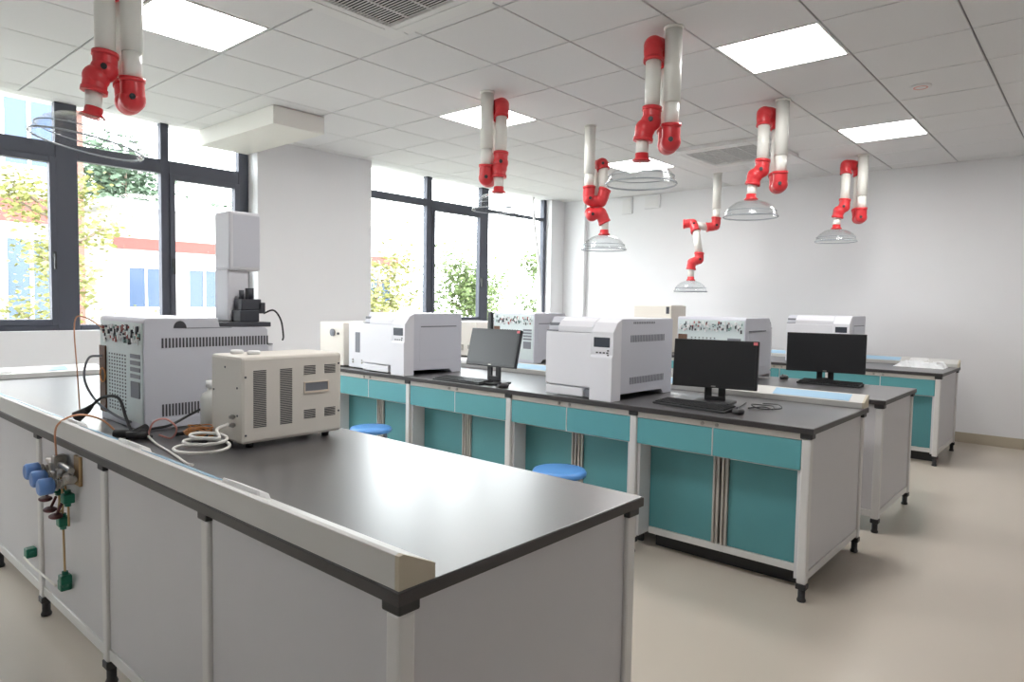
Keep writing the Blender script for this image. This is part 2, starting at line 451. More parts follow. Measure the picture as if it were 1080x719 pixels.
# bench 1 (nearest), panels and trunking face the camera side
B1 = (.7975, 1.683); B2 = (3.175, 4.112); B3 = (4.4895, 5.368); B4 = (6.8126, 7.7434)
worktop('dark worktop of the nearest bench carrying the autosampler and the cream box', *B1, YE, 5.44, 'low',
        [(.58, .78), (1.32, 1.52), (1.93, 2.08)], [(.82, 1.28), (1.56, 1.86), (2.2, 2.7), (2.9, 3.5)])
frame('white panelled frame under the nearest bench with gas valves on its side', *B1, [1.0, 1.795, 2.565, 3.325, 4.09, 4.85, 5.40], 'low', YE)
t = thing('socket_rail', 'white socket rail across the window end of the nearest bench', 'socket rail', (.9, 5.26, ZB+.001))
MB().prism([(0, 0), (0, .032), (.13, .06), (.175, .06), (.175, 0)], 0, .78, 'x', bev=.002).build('rail_body', 'trunk', t)
MB().prism([(.03, .0395), (.11, .0567), (.11, .0585), (.03, .0413)], .35, .58, 'x').build('protective_film', 'blue_film', t)
MB().prism([(.02, .0372), (.09, .0523), (.085, .060), (.025, .047)], .12, .26, 'x', bev=.002).build('socket_cover', 'white_plastic', t)

worktop('dark worktop of the second bench with two monitors on it', *B2, YE, YF, 'high', [(.60, .78), (1.75, 1.95), (3.0, 3.2)], [(.08, .50), (.86, 1.5), (2.1, 2.7)])
P2 = [1.0, 1.905, 2.81, 3.785, 4.72, 5.41]
frame('white frame of the second bench with teal cabinets between its posts', *B2, P2, 'high', YE)
CL = ['teal cabinet at the open end of the second bench, fully in view',
      'teal cabinet of the second bench behind the nearer blue stool',
      'teal cabinet of the second bench below the tilted monitor, between the stools',
      'teal cabinet of the second bench behind the further blue stool',
      'teal cabinet at the window end of the second bench hidden behind the cream box']
for k in range(5):
    cabinet(CL[k], B2[0]+.012, P2[k]+PW/2+.002, P2[k+1]-PW/2-.002, .72, 'teal cabinets of the second bench')

worktop('dark worktop of the third bench with one black monitor', *B3, YE, YF, None, [], [])
frame('white panelled frame of the third bench behind the second bench', *B3, [1.0, 1.905, 2.81, 3.785, 4.72, 5.41], 'low', YE)
worktop('dark worktop of the furthest bench along the back wall', *B4, YE+.07, YF, 'high', [(.25, .42)], [(.5, 1.05), (1.3, 2.0)])
P4 = [1.07, 1.975, 2.88, 3.785, 4.72, 5.41]
frame('white frame of the furthest bench near the back wall', *B4, P4, 'high', YE)
for k in range(5):
    cabinet(['teal cabinet at the open end of the furthest bench', 'teal cabinet of the furthest bench behind the single black monitor',
             'teal cabinet of the furthest bench, middle one', 'teal cabinet of the furthest bench, next to the window end one', 'teal cabinet of the furthest bench at the window end'][k],
            B4[0]+.012, P4[k]+PW/2+.002, P4[k+1]-PW/2-.002, .72, 'teal cabinets of the furthest bench')

# ------------------------------------------------------------------ instruments
ZT = ZB+.0006
def vents(parent, name, y_or_x, a0, a1, z0, z1, n, side, m='slot', th=.0015):
    """row of upright slots on a side wall: side 'y-': plane y=const facing -y"""
    v = MB(); w_ = (a1-a0)/n
    for k in range(n):
        x = a0+k*w_
        if side == 'y-': v.box(x, x+w_*.5, y_or_x-th, y_or_x+.0005, z0, z1)
        else: v.box(x, x+w_*.5, y_or_x-.0005, y_or_x+th, z0, z1)
    return v.build(name, m, parent)
def chromatograph(label, loc, rz, W, D, H, side=True, rear=False, step=0, slots=True, seed=1, front=True):
    """front faces local -x; control column on local -y side"""
    t = thing('gas_chromatograph', label, 'chromatograph', loc, rz, 'white gas chromatographs'); rnd = random.Random(seed)
    h = W/2
    # body profile in x-z with an undercut between front and rear feet, optional lower front top
    poly = [(.03, .035), (.03, H-.05-step), (.05, H-.045-step)]
    if step: poly = [(.03, .035), (.03, H-.012-step), (.042, H-step), (D*.46, H-step), (D*.46, H)]
    else: poly += [(.075, H)]
    poly += [(D-.01, H), (D, H-.012), (D, .0), (D-.1, .0), (D-.13, .035)]
    MB().prism(poly, -h, h, 'y', bev=.004).build('housing', 'gc_grey', t)
    cw = .15
    if front:
        B('oven_door', 'gc_white', t, 0, .03, -h+cw, h-.002, .065, H-.085-step, .006)
        B('base_strip', 'gc_white', t, .004, .03, -h+cw+.06, h-.002, .008, .058, .005)
        B('door_foot', 'gc_mid_grey', t, .012, .03, -h+cw+.002, -h+cw+.055, .008, .055, .003)
        lid = MB().prism([(.006, H-.082-step), (.006, H-.05-step), (.035, H-.018-step), (.074, H-.001-step), (.03, H-.08-step)], -h+cw, h-.09, 'y', bev=.001).build('top_lid', 'gc_white', t)
        s = MB()
        s.box(.004, .03, h-.088, h-.004, H-.082-step, H-.076-step); s.box(.03, .072, h-.086, h-.004, H-.05-step, H-.032-step, .003)
        s.build('latch_slot', 'gc_mid_grey', t)
        cc = MB().prism([(-.022, .0), (-.022, H*.53), (-.012, H*.56), (-.012, H-.075-step), (.03, H-.022-step), (.074, H-.001-step), (.074, 0)], -h-.001, -h+cw-.003, 'y', bev=.003).build('control_column', 'gc_white', t)
        B('display', 'display', cc, -.0145, -.011, -h+.022, -h+cw-.022, H-.16-step, H-.105-step, .001)
        kb = MB()
        for q in range(4): kb.box(-.0145, -.011, -h+.03+q*.023, -h+.043+q*.023, H-.195-step, H-.187-step)
        kb.box(-.0145, -.011, -h+.026, -h+.038, H-.182-step, H-.174-step); kb.box(-.0145, -.011, -h+.026, -h+.038, H-.208-step, H-.2-step)
        kb.build('button', 'slot', cc)
    if side:
        for (sg, nm) in ((-1, 'y-'), (1, 'y+')):
            y = sg*h
            if slots:
                vents(t, 'vent_slots', y, .17, D-.1, H-.135, H-.095, 24, nm, 'slot_light'); vents(t, 'vent_slots', y, .17, D-.1, .085, .125, 24, nm, 'slot_light')
                vents(t, 'vent_slots', y, .2, D-.22, H-.03, H-.018, 14, nm, 'slot_light')
            else:
                m = MB(); a = y if sg > 0 else y-.003
                m.box(.13, D-.05, a, a+.003, .1, H-.11, .0012); m.build('side_cover', 'gc_grey', t)
                m = MB(); m.box(.14, D-.06, a-.0005 if sg < 0 else a, a+.0035, H-.1, H-.092); m.build('seam', 'gc_mid_grey', t)
    if rear:
        rp = B('rear_plate', 'rear_plate', t, D, D+.004, -h+.01, h-.01, .03, H-.02, .001)
        k0 = MB()
        for q in range(110):
            y = -h+.02+rnd.random()*(W-.05); z = H-.1+rnd.random()*.062; s_ = .004+rnd.random()*.007; s2 = .006+rnd.random()*.02
            k0.box(D+.004, D+.007+rnd.random()*.008, y, y+s_, z-s2/2, z+s2/2, 0, rnd.choice((0, 0, 3, 3, 3, 1, 2)))
        tag(k0.build('connectors', ['jumble_dark', 'jumble_red', 'jumble_green', 'white_plastic'], rp), kind='stuff')
        B('exhaust_strip', 'brown', rp, D+.004, D+.01, -h+.012, -h+.085, .035, H-.13, .002)
        pf = MB()
        for c_ in range(7):
            for rr in range(19):
                y = -h+.115+c_*.03; z = .06+rr*.0145
                if z < H-.15: pf.box(D+.0035, D+.0048, y, y+.012, z, z+.007)
        tag(pf.build('vent_perforations', 'slot', rp), kind='stuff')
        sl = MB()
        for q in range(4): sl.box(D+.004, D+.007, h-.13, h-.03, H-.165-q*.027, H-.148-q*.027, .001)
        sl.build('port_bracket', 'gc_mid_grey', rp)
        B('card_slot', 'gc_mid_grey', rp, D+.004, D+.008, h-.125, h-.035, .13, H-.26, .001)
    return t
# nearest bench: instrument seen from the rear, with lower front top under the autosampler
g1 = chromatograph('white gas chromatograph on the nearest bench with its cluttered rear towards us', (1.625, 3.118, ZT), PI, .49, .56, .456, rear=True, step=.042, seed=3, slots=False)
for ch in list(g1.children):
    if ch.name.startswith(('side_cover', 'seam')): bpy.data.objects.remove(ch)
vents(g1, 'vent_slots', .245, .03, .50, .335, .375, 34, 'y+', 'slot'); vents(g1, 'vent_slots', .245, .06, .50, .055, .105, 34, 'y+', 'slot')
m = MB(); 
for k in range(10):
    a = PI*k/9; 
poly = [(.42+.026*math.cos(PI*k/10), .415+.03*math.sin(PI*k/10)) for k in range(11)]
m.prism(poly, .2445, .247, 'y'); m.build('grip_recess', 'slot', g1)
B('side_seam', 'slot_light', g1, .2, .40, .2446, .246, .413, .416)
B('lower_rail', 'gc_grey', g1, .02, .54, .245, .25, .008, .046, .002)
t = thing('autosampler', 'tall white autosampler tower with dark mechanism standing on the nearest chromatograph', 'autosampler', (1.512, 3.045, ZT+.456-.042))
B('tray', 'sampler_dark', t, -.20, .10, -.17, .11, .001, .022, .003)
MB().box(-.045, .055, -.055, .075, .022, .26, .008).build('column', 'gc_white', t)
hd = MB().box(-.045, .105, -.075, .075, .255, .52, .012).build('head', 'gc_white', t)
MB().box(-.03, .095, -.077, -.0745, .27, .505, .001).build('head_cover', 'gc_grey', hd)
mm = MB(); mm.box(-.03, .06, -.14, -.056, .022, .075, .004); mm.box(-.02, .075, -.13, -.06, .075, .125, .004); mm.box(.06, .095, -.13, -.08, .06, .11, .003)
mm.cyl((.0, -.09, .125), (.0, -.09, .165), .011); mm.cyl((.04, -.09, .125), (.04, -.09, .17), .014); mm.box(.025, .055, -.1, -.075, .125, .175, .002)
mm.build('injector', 'sampler_dark', t)
MB().sweep(smooth_path([(.09, -.12, .06), (.13, -.14, .075), (.155, -.16, .03), (.15, -.19, -.04), (.14, -.2, -.06)]), .004, 8).build('tube', 'cable_black', t)

# cream box with vents
t = thing('detector_power_box', 'cream metal instrument box with slotted vents at the front of the nearest bench', 'instrument box', (1.175, 2.30, ZT))
CW, CD, CH = .42, .237, .333
B('housing', 'cream', t, 0, CW, 0, CD, .018, CH, .012)

feet(t, ((.05, .04), (CW-.05, .04), (.05, CD-.04), (CW-.05, CD-.04)), .019, .014)
def hslots(name, x0, x1, z0, z1, n):
    v = MB(); q = (z1-z0)/n
    for k in range(n): v.box(x0, x1, -.001, .0005, z0+k*q, z0+k*q+q*.5)
    v.build(name, 'slot', t)
hslots('vent_slots', .045, .095, .075, .285, 34); hslots('vent_slots', .15, .20, .075, .285, 34)
for (x0, z0) in ((.25, .255), (.34, .255), (.25, .085), (.34, .085)): hslots('vent_slots', x0, x0+.05, z0, z0+.036, 6)
hp = MB()
for a in ((.25, .36, .182, .190), (.25, .36, .222, .226), (.25, .255, .19, .222), (.355, .36, .19, .222)): hp.box(a[0], a[1], -.003, .001, a[2], a[3])
hp.box(.255, .355, -.0012, .0005, .19, .222, 0, 1); hp.build('grip', ['cream_warm', 'gc_mid_grey'], t)
sc = MB()
for (x, z) in ((.015, .26), (.015, .05), (.405, .29), (.405, .1)): sc.cyl((x, -.002, z), (x, .001, z), .004, n=8)
for (y, z) in ((.03, .22), (.21, .2), (.03, .12), (.12, .29)): sc.cyl((-.002, y, z), (.001, y, z), .004, n=8)
sc.build('screw', 'slot', t)
pt = MB()
for z in (.085, .115): pt.cyl((-.02, .05, z), (.002, .05, z), .006, n=10); pt.cyl((-.012, .05, z), (-.006, .05, z), .01, n=6)
pt.build('gas_port', 'steel', t)
tp = MB(); tp.lathe([(0, 0), (.022, 0), (.025, .008), (.02, .014), (0, .014)], (.07, .17, CH), 18); tp.lathe([(0, 0), (.022, 0), (.025, .008), (.02, .014), (0, .014)], (.1, .10, CH), 18)
tp.build('top_knob', 'white_plastic', t)
t = thing('plastic_bottle', 'translucent white plastic bottle behind the cream box', 'bottle', (1.245, 2.68, ZT))
MB().lathe([(0, 0), (.038, 0), (.042, .006), (.042, .14), (.036, .16), (.018, .172), (.018, .185), (0, .185)], n=24).build('body', 'bottle_white', t)
MB().lathe([(0, .186), (.022, .186), (.022, .212), (0, .212)], n=18).build('cap', 'white_plastic', t)

# second bench
chromatograph('large white gas chromatograph with dark display between the two monitors on the second bench', (3.205, 2.29, ZT), 0, .485, .67, .463, side=True, slots=True, seed=5)
chromatograph('white gas chromatograph with smooth side near the further end of the second bench', (3.185, 4.063, ZT), 0, .525, .56, .452, side=True, slots=False, seed=6)
t = thing('detector_module', 'white upright module with a dark slot beside the smooth-sided chromatograph', 'module', (3.25, 4.47, ZT))
B('housing', 'gc_white', t, 0, .45, -.12, .12, .008, .36, .006)
B('front_slot', 'gc_mid_grey', t, -.003, .001, -.03, .03, .13, .29, .002)
sm = MB()
for z in (.05, .07): sm.cyl((-.006, -.06, z), (.001, -.06, z), .007, n=10); sm.cyl((-.006, .06, z), (.001, .06, z), .007, n=10)
sm.build('port', 'steel', t)
feet(t, ((.04, -.09), (.04, .09), (.41, -.09), (.41, .09)), .009, .012)
t = thing('hydrogen_generator', 'cream box with a round gauge at the window end of the second bench', 'generator', (3.25, 4.83, ZT))
B('housing', 'cream', t, 0, .42, -.17, .17, .008, .36, .008)
gm = MB(); gm.cyl((-.012, -.02, .275), (.001, -.02, .275), .03, n=22); gm.cyl((-.014, -.02, .275), (-.012, -.02, .275), .012, n=14); gm.build('gauge', 'gc_mid_grey', t)
gm = MB(); gm.cyl((-.012, -.10, .268), (.001, -.10, .268), .01, n=12); gm.build('port', 'slot', t)
feet(t, ((.04, -.13), (.04, .13), (.38, -.13), (.38, .13)), .009, .012)

def monitor(label, loc, rz, w_, h_, zb, tilt, screen='screen_off', stick=True, tall=.2):
    """screen faces local -x"""
    t = thing('monitor', label, 'monitor', loc, rz, 'black computer monitors')
    ct, st = math.cos(tilt), math.sin(tilt)
    def T(o):
        o.matrix_local = Matrix.Translation((0, 0, zb)) @ Matrix.Rotation(tilt, 4, 'Y'); return o
    sh = MB(); sh.box(-.012, .016, -w_/2, w_/2, 0, h_, .004); sh.box(.016, .042, -w_/2+.05, w_/2-.05, .04, h_-.05, .012)
    shell = T(sh.build('casing', 'screen_bezel', t))
    B('screen', screen, shell, -.0132, -.0118, -w_/2+.014, w_/2-.014, .022, h_-.013)
    lg = MB(); lg.box(-.0135, -.0118, -.012, .012, .008, .013); lg.build('badge', 'steel', shell)
    if stick: B('sticker', 'sticker', shell, -.0138, -.0118, -w_/2+.006, -w_/2+.028, h_-.022, h_-.006)
    st_ = MB()
    xb = .045+st*zb
    for s in (-1, 1): st_.prism([(.032, s*.038-.02), (.032, s*.038+.02), (.046, s*.038+.02), (.046, s*.038-.02)], .012, zb+h_*.35, 'z', bev=.003)
    st_.box(.03, .046, -.045, .045, .012, zb*.42, .002); st_.box(.03, .048, -.045, .045, zb+.03, zb+h_*.35, .002)
    st_.build('stand', 'dark_plastic', t)
    MB().prism([(-.07, -.10), (.09, -.11), (.11, -.06), (.11, .06), (.09, .11), (-.07, .10), (-.085, .05), (-.085, -.05)], 0, .013, 'z', bev=.003).build('base', 'dark_plastic', t)
    return t
def keyboard(label, loc, rz, L=.44, Wd=.14):
    """long axis local y, user on local -x"""
    t = thing('keyboard', label, 'keyboard', loc, rz, 'black keyboards')
    MB().prism([(-Wd/2, 0), (-Wd/2, .010), (Wd/2, .022), (Wd/2, 0)], -L/2, L/2, 'y', bev=.002).build('case', 'dark_plastic', t)
    k = MB(); 
    def zt(x): return .010+(x+Wd/2)/Wd*.012
    for rr in range(6):
        x = -Wd/2+.012+rr*.0205
        n = 20 if rr else 12
        for c in range(n):
            q = (L-.02)/n; y = -L/2+.01+c*q
            k.box(x, x+.017, y+.0015, y+q-.0015, zt(x), zt(x)+.007)
    tag(k.build('keys', 'key', t), kind='stuff')
    return t
def mouse(label, loc, rz):
    t = thing('computer_mouse', label, 'mouse', loc, rz, 'black mice')
    b = MB(); b.ball((0, 0, .012), .03, (1.75, 1, .72), 18)
    for v in b.bm.verts: v.co.z = max(0, v.co.z)
    b.build('shell', 'dark_plastic', t)
    w_ = MB(); w_.cyl((-.028, -.004, .031), (-.028, .004, .031), .008, n=12); w_.build('wheel', 'slot', t)
    return t
monitor('tilted grey-screened monitor between the two chromatographs on the second bench', (3.33, 3.10, ZT), .0, .445, .255, .115, .24, 'screen_off')
monitor('black monitor with red sticker right of the large chromatograph on the second bench', (3.60, 1.64, ZT), .20, .465, .27, .085, .10)
monitor('single black monitor standing on the third bench', (5.24, 1.535, ZT), .2, .53, .285, .075, .02, stick=False)
keyboard('black keyboard in front of the tilted monitor on the second bench', (3.255, 3.29, ZT), .02)
keyboard('black keyboard in front of the monitor with red sticker', (3.375, 1.645, ZT), -.12)
keyboard('black keyboard below the single monitor on the third bench', (5.11, 1.46, ZT), .0, .42, .12)
mouse('black mouse right of the keyboard nearest the bench end', (3.34, 1.385, ZT), .2)
mouse('black mouse beside the keyboard below the tilted monitor', (3.22, 2.885, ZT), .1)
mouse('small black mouse left of the third bench monitor', (5.25, 1.83, ZT), 0)

# third bench: instruments seen from the rear
chromatograph('gas chromatograph on the third bench whose rear shows above the red-stickered monitor', (5.24, 2.19, ZT), PI, .53, .52, .462, rear=True, seed=11, slots=False)
chromatograph('gas chromatograph on the third bench whose rear shows above the tilted monitor', (5.24, 4.11, ZT), PI, .50, .52, .455, rear=True, seed=12, slots=False)
t = thing('cable_cover', 'dark upright cover strip rising behind the tilted monitor', 'cover strip', (4.71, 4.39, ZT))
B('strip', 'dark_plastic', t, -.02, .02, -.022, .022, 0, .455, .003)
B('bracket', 'slot', t, -.024, .024, -.026, .026, 0, .02, .002)
t = thing('pump_box', 'low cream box on the third bench left of the tilted monitor', 'instrument box', (4.8, 4.86, ZT))
B('housing', 'cream', t, 0, .4, -.2, .2, .008, .35, .008); pm = MB()
for q in range(7): pm.box(-.012, .001, -.15+q*.045, -.13+q*.045, .06+.02*(q % 3), .1+.02*(q % 2), 0, q % 2)
tag(pm.build('connectors', ['jumble_red', 'steel'], t), kind='stuff')
feet(t, ((.04, -.16), (.04, .16), (.36, -.16), (.36, .16)), .009, .012)
# fourth bench
chromatograph('gas chromatograph on the furthest bench showing above the single black monitor', (7.02, 2.145, ZT), 0, .60, .55, .47, side=True, slots=False, seed=14)
t = thing('cream_analyser', 'cream box with a dark side window rising behind the large chromatograph', 'instrument box', (7.0, 3.97, ZT))
B('housing', 'cream', t, 0, .36, -.245, .245, .01, .545, .01); B('side_window', 'slot', t, -.003, .001, -.22, -.18, .45, .53, .001)
B('top_plate', 'ac_white', t, .03, .33, -.22, .22, .545, .551, .002)
feet(t, ((.05, -.2), (.05, .2), (.31, -.2), (.31, .2)), .011, .015)
# crumpled plastic on the furthest bench
t = thing('plastic_wrap', 'crumpled clear plastic wrap lying at the end of the furthest bench', 'plastic wrap', (7.45, 1.32, ZT))
m = MB(); rnd = random.Random(4); N = 12; V = {}
for i in range(N+1):
    for j in range(N+1):
        x = (i/N-.5)*.30; y = (j/N-.5)*.42; e = min(i, N-i, j, N-j)
        V[i, j] = m.bm.verts.new((x+rnd.uniform(-.01, .01), y+rnd.uniform(-.01, .01), .001 if e == 0 else .004+rnd.random()*.05))
for i in range(N):
    for j in range(N): m.bm.faces.new((V[i, j], V[i+1, j], V[i+1, j+1], V[i, j+1]))
m.build('sheet', 'film', t)

# ------------------------------------------------------------------ extraction arms
RH = Vector((math.sin(YAW), -math.cos(YAW), 0)); DH = Vector((math.cos(YAW), math.sin(YAW), 0))
def arm(label, base, pts_j1, pts, neck, tilt=(0, 0), sleeve_end=2.47, hood_r=.195, sleeve=True, roll=0):
    """local frame x = sideways, y = depth, z up from the ceiling mount. pts: [(kind, p0, p1)] pipes; joints: list of polylines"""
    t = thing('extraction_arm', label, 'extraction arm', (base[0], base[1], ZC), YAW-PI/2+roll, 'white and red fume extraction arms')
    z = lambda q: (q[0], q[1], q[2]-ZC)
    MB().lathe([(0, -.0005), (.054, -.0005), (.055, -.006), (.05, -.014), (0, -.014)], n=24).build('ceiling_flange', 'pipe', t)
    mp = MB(); j1 = pts_j1[0]
    mp.cyl((0, 0, -.013), (0, 0, sleeve_end-ZC), .047, n=20); mp.build('sleeve', 'pipe', t)
    MB().cyl((0, 0, sleeve_end-ZC), z(j1), .041, n=20).build('drop_pipe', 'pipe', t)
    for (p0, p1) in pts:
        MB().cyl(z(p0), z(p1), .042, n=20).build('arm_pipe', 'pipe', t)
    for poly in [pts_j1]+neck['joints']:
        P = [Vector(z(q)) for q in poly]
        jn = MB(); jn.sweep(smooth_path(P, 5), .05, 20)
        for (q, o_) in ((P[0], P[1]), (P[-1], P[-2])):
            e_ = (q-o_).normalized(); jn.cyl(q-e_*.012, q+e_*.008, .055, n=20)
        if len(P) > 2:
            for q in P[1:-1]: jn.ball(q, .056, n=18)
        jo = jn.build('joint', 'red', t)
        for q in P[1:-1][:1]:
            k = MB(); k.cyl((q.x, q.y-.066, q.z), (q.x, q.y-.05, q.z), .013, n=10); k.build('knob', 'dark_plastic', jo)
    a, b = neck['stub']
    MB().cyl(z(a), z(b), .034, n=18).build('neck_pipe', 'pipe', t)
    hc = Vector(z(b))
    hood = bpy.data.objects.new('tmp', None)
    R = Matrix.Translation(hc) @ Matrix.Rotation(tilt[0], 4, 'Y') @ Matrix.Rotation(tilt[1], 4, 'X')
    c = MB().lathe([(0, .022), (.036, .022), (.037, -.004), (.052, -.016), (.05, -.022), (0, -.022)], n=22).build('collar', 'red', t); c.matrix_local = R
    q = hood_r/.195
    hd = MB().lathe([(.045, -0.0230), (.07*q, -0.0269), (.115*q, -0.0425), (.155*q, -0.0711), (.18*q, -0.1036), (.19*q, -0.1335), (.195*q, -0.1387), (.195*q, -0.1543), (.19*q, -0.1543), (.186*q, -0.1361), (.176*q, -0.1062), (.151*q, -0.0750), (.112*q, -0.0477), (.068*q, -0.0321), (.045, -0.0282)], n=40).build('hood', 'acrylic', t); hd.matrix_local = R
    rm = MB(); ring = [(hood_r*math.cos(2*PI*k/40), hood_r*math.sin(2*PI*k/40), -.1465) for k in range(41)]
    rm.sweep(ring, .0042, 8, cap=False)
    rm2 = MB(); rm2.sweep([(hood_r*.93*math.cos(2*PI*k/40), hood_r*.93*math.sin(2*PI*k/40), -.106) for k in range(41)], .0028, 8, cap=False); rm2.build('upper_ring', 'acrylic_rim', hd); rm.build('rim', 'acrylic_rim', hd)
    bpy.data.objects.remove(hood)
    return t
def folded(label, base, lat, s=1, tilt=(0, 0), hood_r=.195, nl=-.04, dz=0, roll=0, tz=0):
    """arm folded up against its drop pipe; lat sideways offset of the second pipe"""
    j1 = [(0, 0, 2.35+dz), (0, .01, 2.262+dz), (lat*.18, .085, 2.262+dz), (lat*.25, .105, 2.35+dz)]
    top = [(lat*.25, .105, 2.70+tz), (lat*.4, .1, 2.782+tz*.45), (lat, .0, 2.782+tz*.45), (lat, -.01, 2.70+tz)]
    low = [(lat, -.01, 2.44+dz), (lat+nl*.1, -.012, 2.37+dz), (lat+nl*.8, -.015, 2.33+dz), (lat+nl, -.015, 2.27+dz)]
    return arm(label, base, j1, [((lat*.25, .105, 2.34+dz), (lat*.25, .105, 2.71+tz)), ((lat, -.01, 2.71+tz), (lat, -.01, 2.43+dz))],
               dict(joints=[top, low], stub=((lat+nl, -.015, 2.28+dz), (lat+nl*1.1, -.015, 2.175+dz))), tilt, hood_r=hood_r, roll=roll)
folded('folded extraction arm at upper left in front of the first window', (1.232, 3.42), -.105, tilt=(.16, .0), hood_r=.222, nl=-.045, roll=.51, tz=.03)
folded('folded red and white extraction arm in front of the second window', (3.63, 3.45), .105, nl=-.012, hood_r=.19, roll=.03)
folded('folded extraction arm with the largest clear hood at the centre', (3.43, 1.86), -.105, nl=-.045, roll=-.23)
folded('folded extraction arm left of the smaller right light panel', (5.1, 1.862), -.125, nl=-.065, roll=-.38)
folded('folded extraction arm furthest right near the back wall', (7.377, 1.883), -.15, nl=-.06, roll=-.48)
arm('extraction arm with doubled red elbows below the ceiling near the room corner', (4.862, 3.4),
    [(0, 0, 2.36), (.005, 0, 2.26), (.10, .0, 2.245), (.135, 0, 2.34)],
    [((.13, 0, 2.33), (.118, .02, 2.53)), ((.09, .10, 2.55), (.03, .10, 2.16))],
    dict(joints=[[(.118, .02, 2.52), (.11, .03, 2.56), (.09, .10, 2.56)], [(.03, .08, 2.15), (.03, .0, 2.125), (.10, -.01, 2.135), (.138, -.01, 2.06)]],
         stub=((.138, -.01, 2.07), (.137, -.01, 1.975))), hood_r=.19)
arm('outstretched zigzag extraction arm near the back wall above the monitors', (7.458, 3.434),
    [(0, 0, 2.37), (-.01, 0, 2.285), (-.105, 0, 2.265)],
    [((-.10, 0, 2.265), (-.27, 0, 2.295)), ((-.245, -.06, 2.22), (-.20, -.06, 1.95))],
    dict(joints=[[(-.36, .03, 2.30), (-.27, .0, 2.30), (-.25, -.06, 2.21)], [(-.20, -.06, 1.96), (-.205, -.065, 1.89), (-.28, -.07, 1.85), (-.29, -.07, 1.78)]],
         stub=((-.29, -.07, 1.79), (-.289, -.07, 1.67))), hood_r=.185)

# ------------------------------------------------------------------ stools
def stool(label, loc):
    t = thing('lab_stool', label, 'stool', loc, random.random(), 'round blue stools')
    MB().lathe([(0, .432), (.135, .432), (.145, .438), (.147, .452), (.140, .464), (.12, .468), (0, .463)], n=36).build('seat', 'stool_blue', t)
    for k in range(4):
        a = PI/4+k*PI/2; c, s = math.cos(a), math.sin(a)
        lg = MB(); lg.sweep([(c*.10, s*.10, .431), (c*.12, s*.12, .25), (c*.15, s*.15, .012)], .0105, 12); lo = lg.build('leg', 'stool_leg', t)
        MB().lathe([(0, .0004), (.014, .0004), (.014, .02), (0, .02)], (c*.15, s*.15, 0), 12).build('foot', 'cap_black', lo)
    MB().sweep([(.132*math.cos(2*PI*k/32), .132*math.sin(2*PI*k/32), .17) for k in range(33)], .006, 8, cap=False).build('foot_ring', 'stool_leg', t)
stool('round blue stool in front of the large chromatograph, nearer one', (2.90, 2.18, 0))
stool('round blue stool beside the cream box, further one', (2.93, 3.87, 0))

# ------------------------------------------------------------------ gas valves on the near bench side (plane x = .81)
XS = B1[0]+.012+PW/2-.009
t = thing('gas_valve_panel', 'gas valve cluster with three blue knobs on the side of the nearest bench', 'gas valves', (XS-.0005, 2.92, .55))
def L(dx, y, z): return (dx, y-2.92, z-.55)
B('back_plate', 'brass', t, -.012, 0, 2.80-2.92, 2.86-2.92, .655-.55, .765-.55, .003)
mb = MB()
for k in range(3):
    z = .70-.012*k; y = 3.02-.085*k
    mb.cyl(L(-.01, y, z), L(-.05, y, z), .016, n=14); mb.cyl(L(-.03, y+.03, z+.01), L(-.03, y-.05, z+.01), .013, n=12)
mb.sweep(smooth_path([L(-.03, 3.10, .71), L(-.03, 2.96, .72), L(-.03, 2.82, .715)]), .011, 10); mb.box(-.05, -.006, 2.95-2.92, 2.99-2.92, .69-.55, .75-.55, .004)
mb.build('manifold', 'steel', t)
for k in range(3):
    z = .69-.014*k; y = 3.03-.083*k
    v = MB(); v.cyl(L(-.04, y, z), L(-.075, y, z-.002), .011, n=12); v.cyl(L(-.046, y, z), L(-.058, y, z), .018, n=6); v.cyl(L(-.064, y, z), L(-.07, y, z), .022, n=16); vo = v.build('valve', 'steel', t)
    kb = MB(); ky = []
    kb.sweep([L(-.075, y, z), L(-.081, y, z), L(-.118, y, z), L(-.125, y, z)], .03, 12, radii=[.022, .031, .031, .024]); kb.build('knob', 'blue_knob', vo)
for (y, z) in ((2.975, .625), (2.865, .605), (2.925, .505), (2.915, .285)):
    gt = MB(); gt.box(*[a for a in (-.05, -.012)], y-.02-2.92, y+.02-2.92, z-.018-.55, z+.018-.55, .005); gt.cyl(L(-.031, y, z-.03), L(-.031, y, z+.03), .011, n=8)
    gt.build('fitting', 'green_fit', t)
for (y, z) in ((3.03, .575), (2.975, .545), (2.905, .535)):
    lv = MB(); lv.ball(L(-.06, y, z), .018, (1.3, 1.6, .6), 12); lv.cyl(L(-.06, y, z), L(-.045, y-.02, z+.05), .005, n=8)
    lv.build('lever', 'handle_maroon', t)
for pth in ([L(-.03, 2.99, .69), L(-.03, 2.98, .64)], [L(-.03, 2.975, .61), L(-.03, 2.97, .57), L(-.035, 2.97, .54)], [L(-.03, 2.89, .69), L(-.03, 2.9, .65), L(-.03, 2.87, .61)],
            [L(-.03, 2.865, .59), L(-.03, 2.862, .50)], [L(-.032, 2.94, .67), L(-.032, 2.925, .6), L(-.032, 2.925, .5)], [L(-.031, 2.925, .49), L(-.031, 2.92, .40), L(-.031, 2.915, .30)],
            [L(-.03, 2.93, .55), L(-.05, 2.93, .53)]):
    tb = MB(); tb.sweep(smooth_path(pth), .004, 8); tb.build('tube', 'brass', t)
t = thing('gas_line', 'white tube with green fittings low on the side of the nearest bench', 'gas line', (XS-.0005, 3.2, .2))
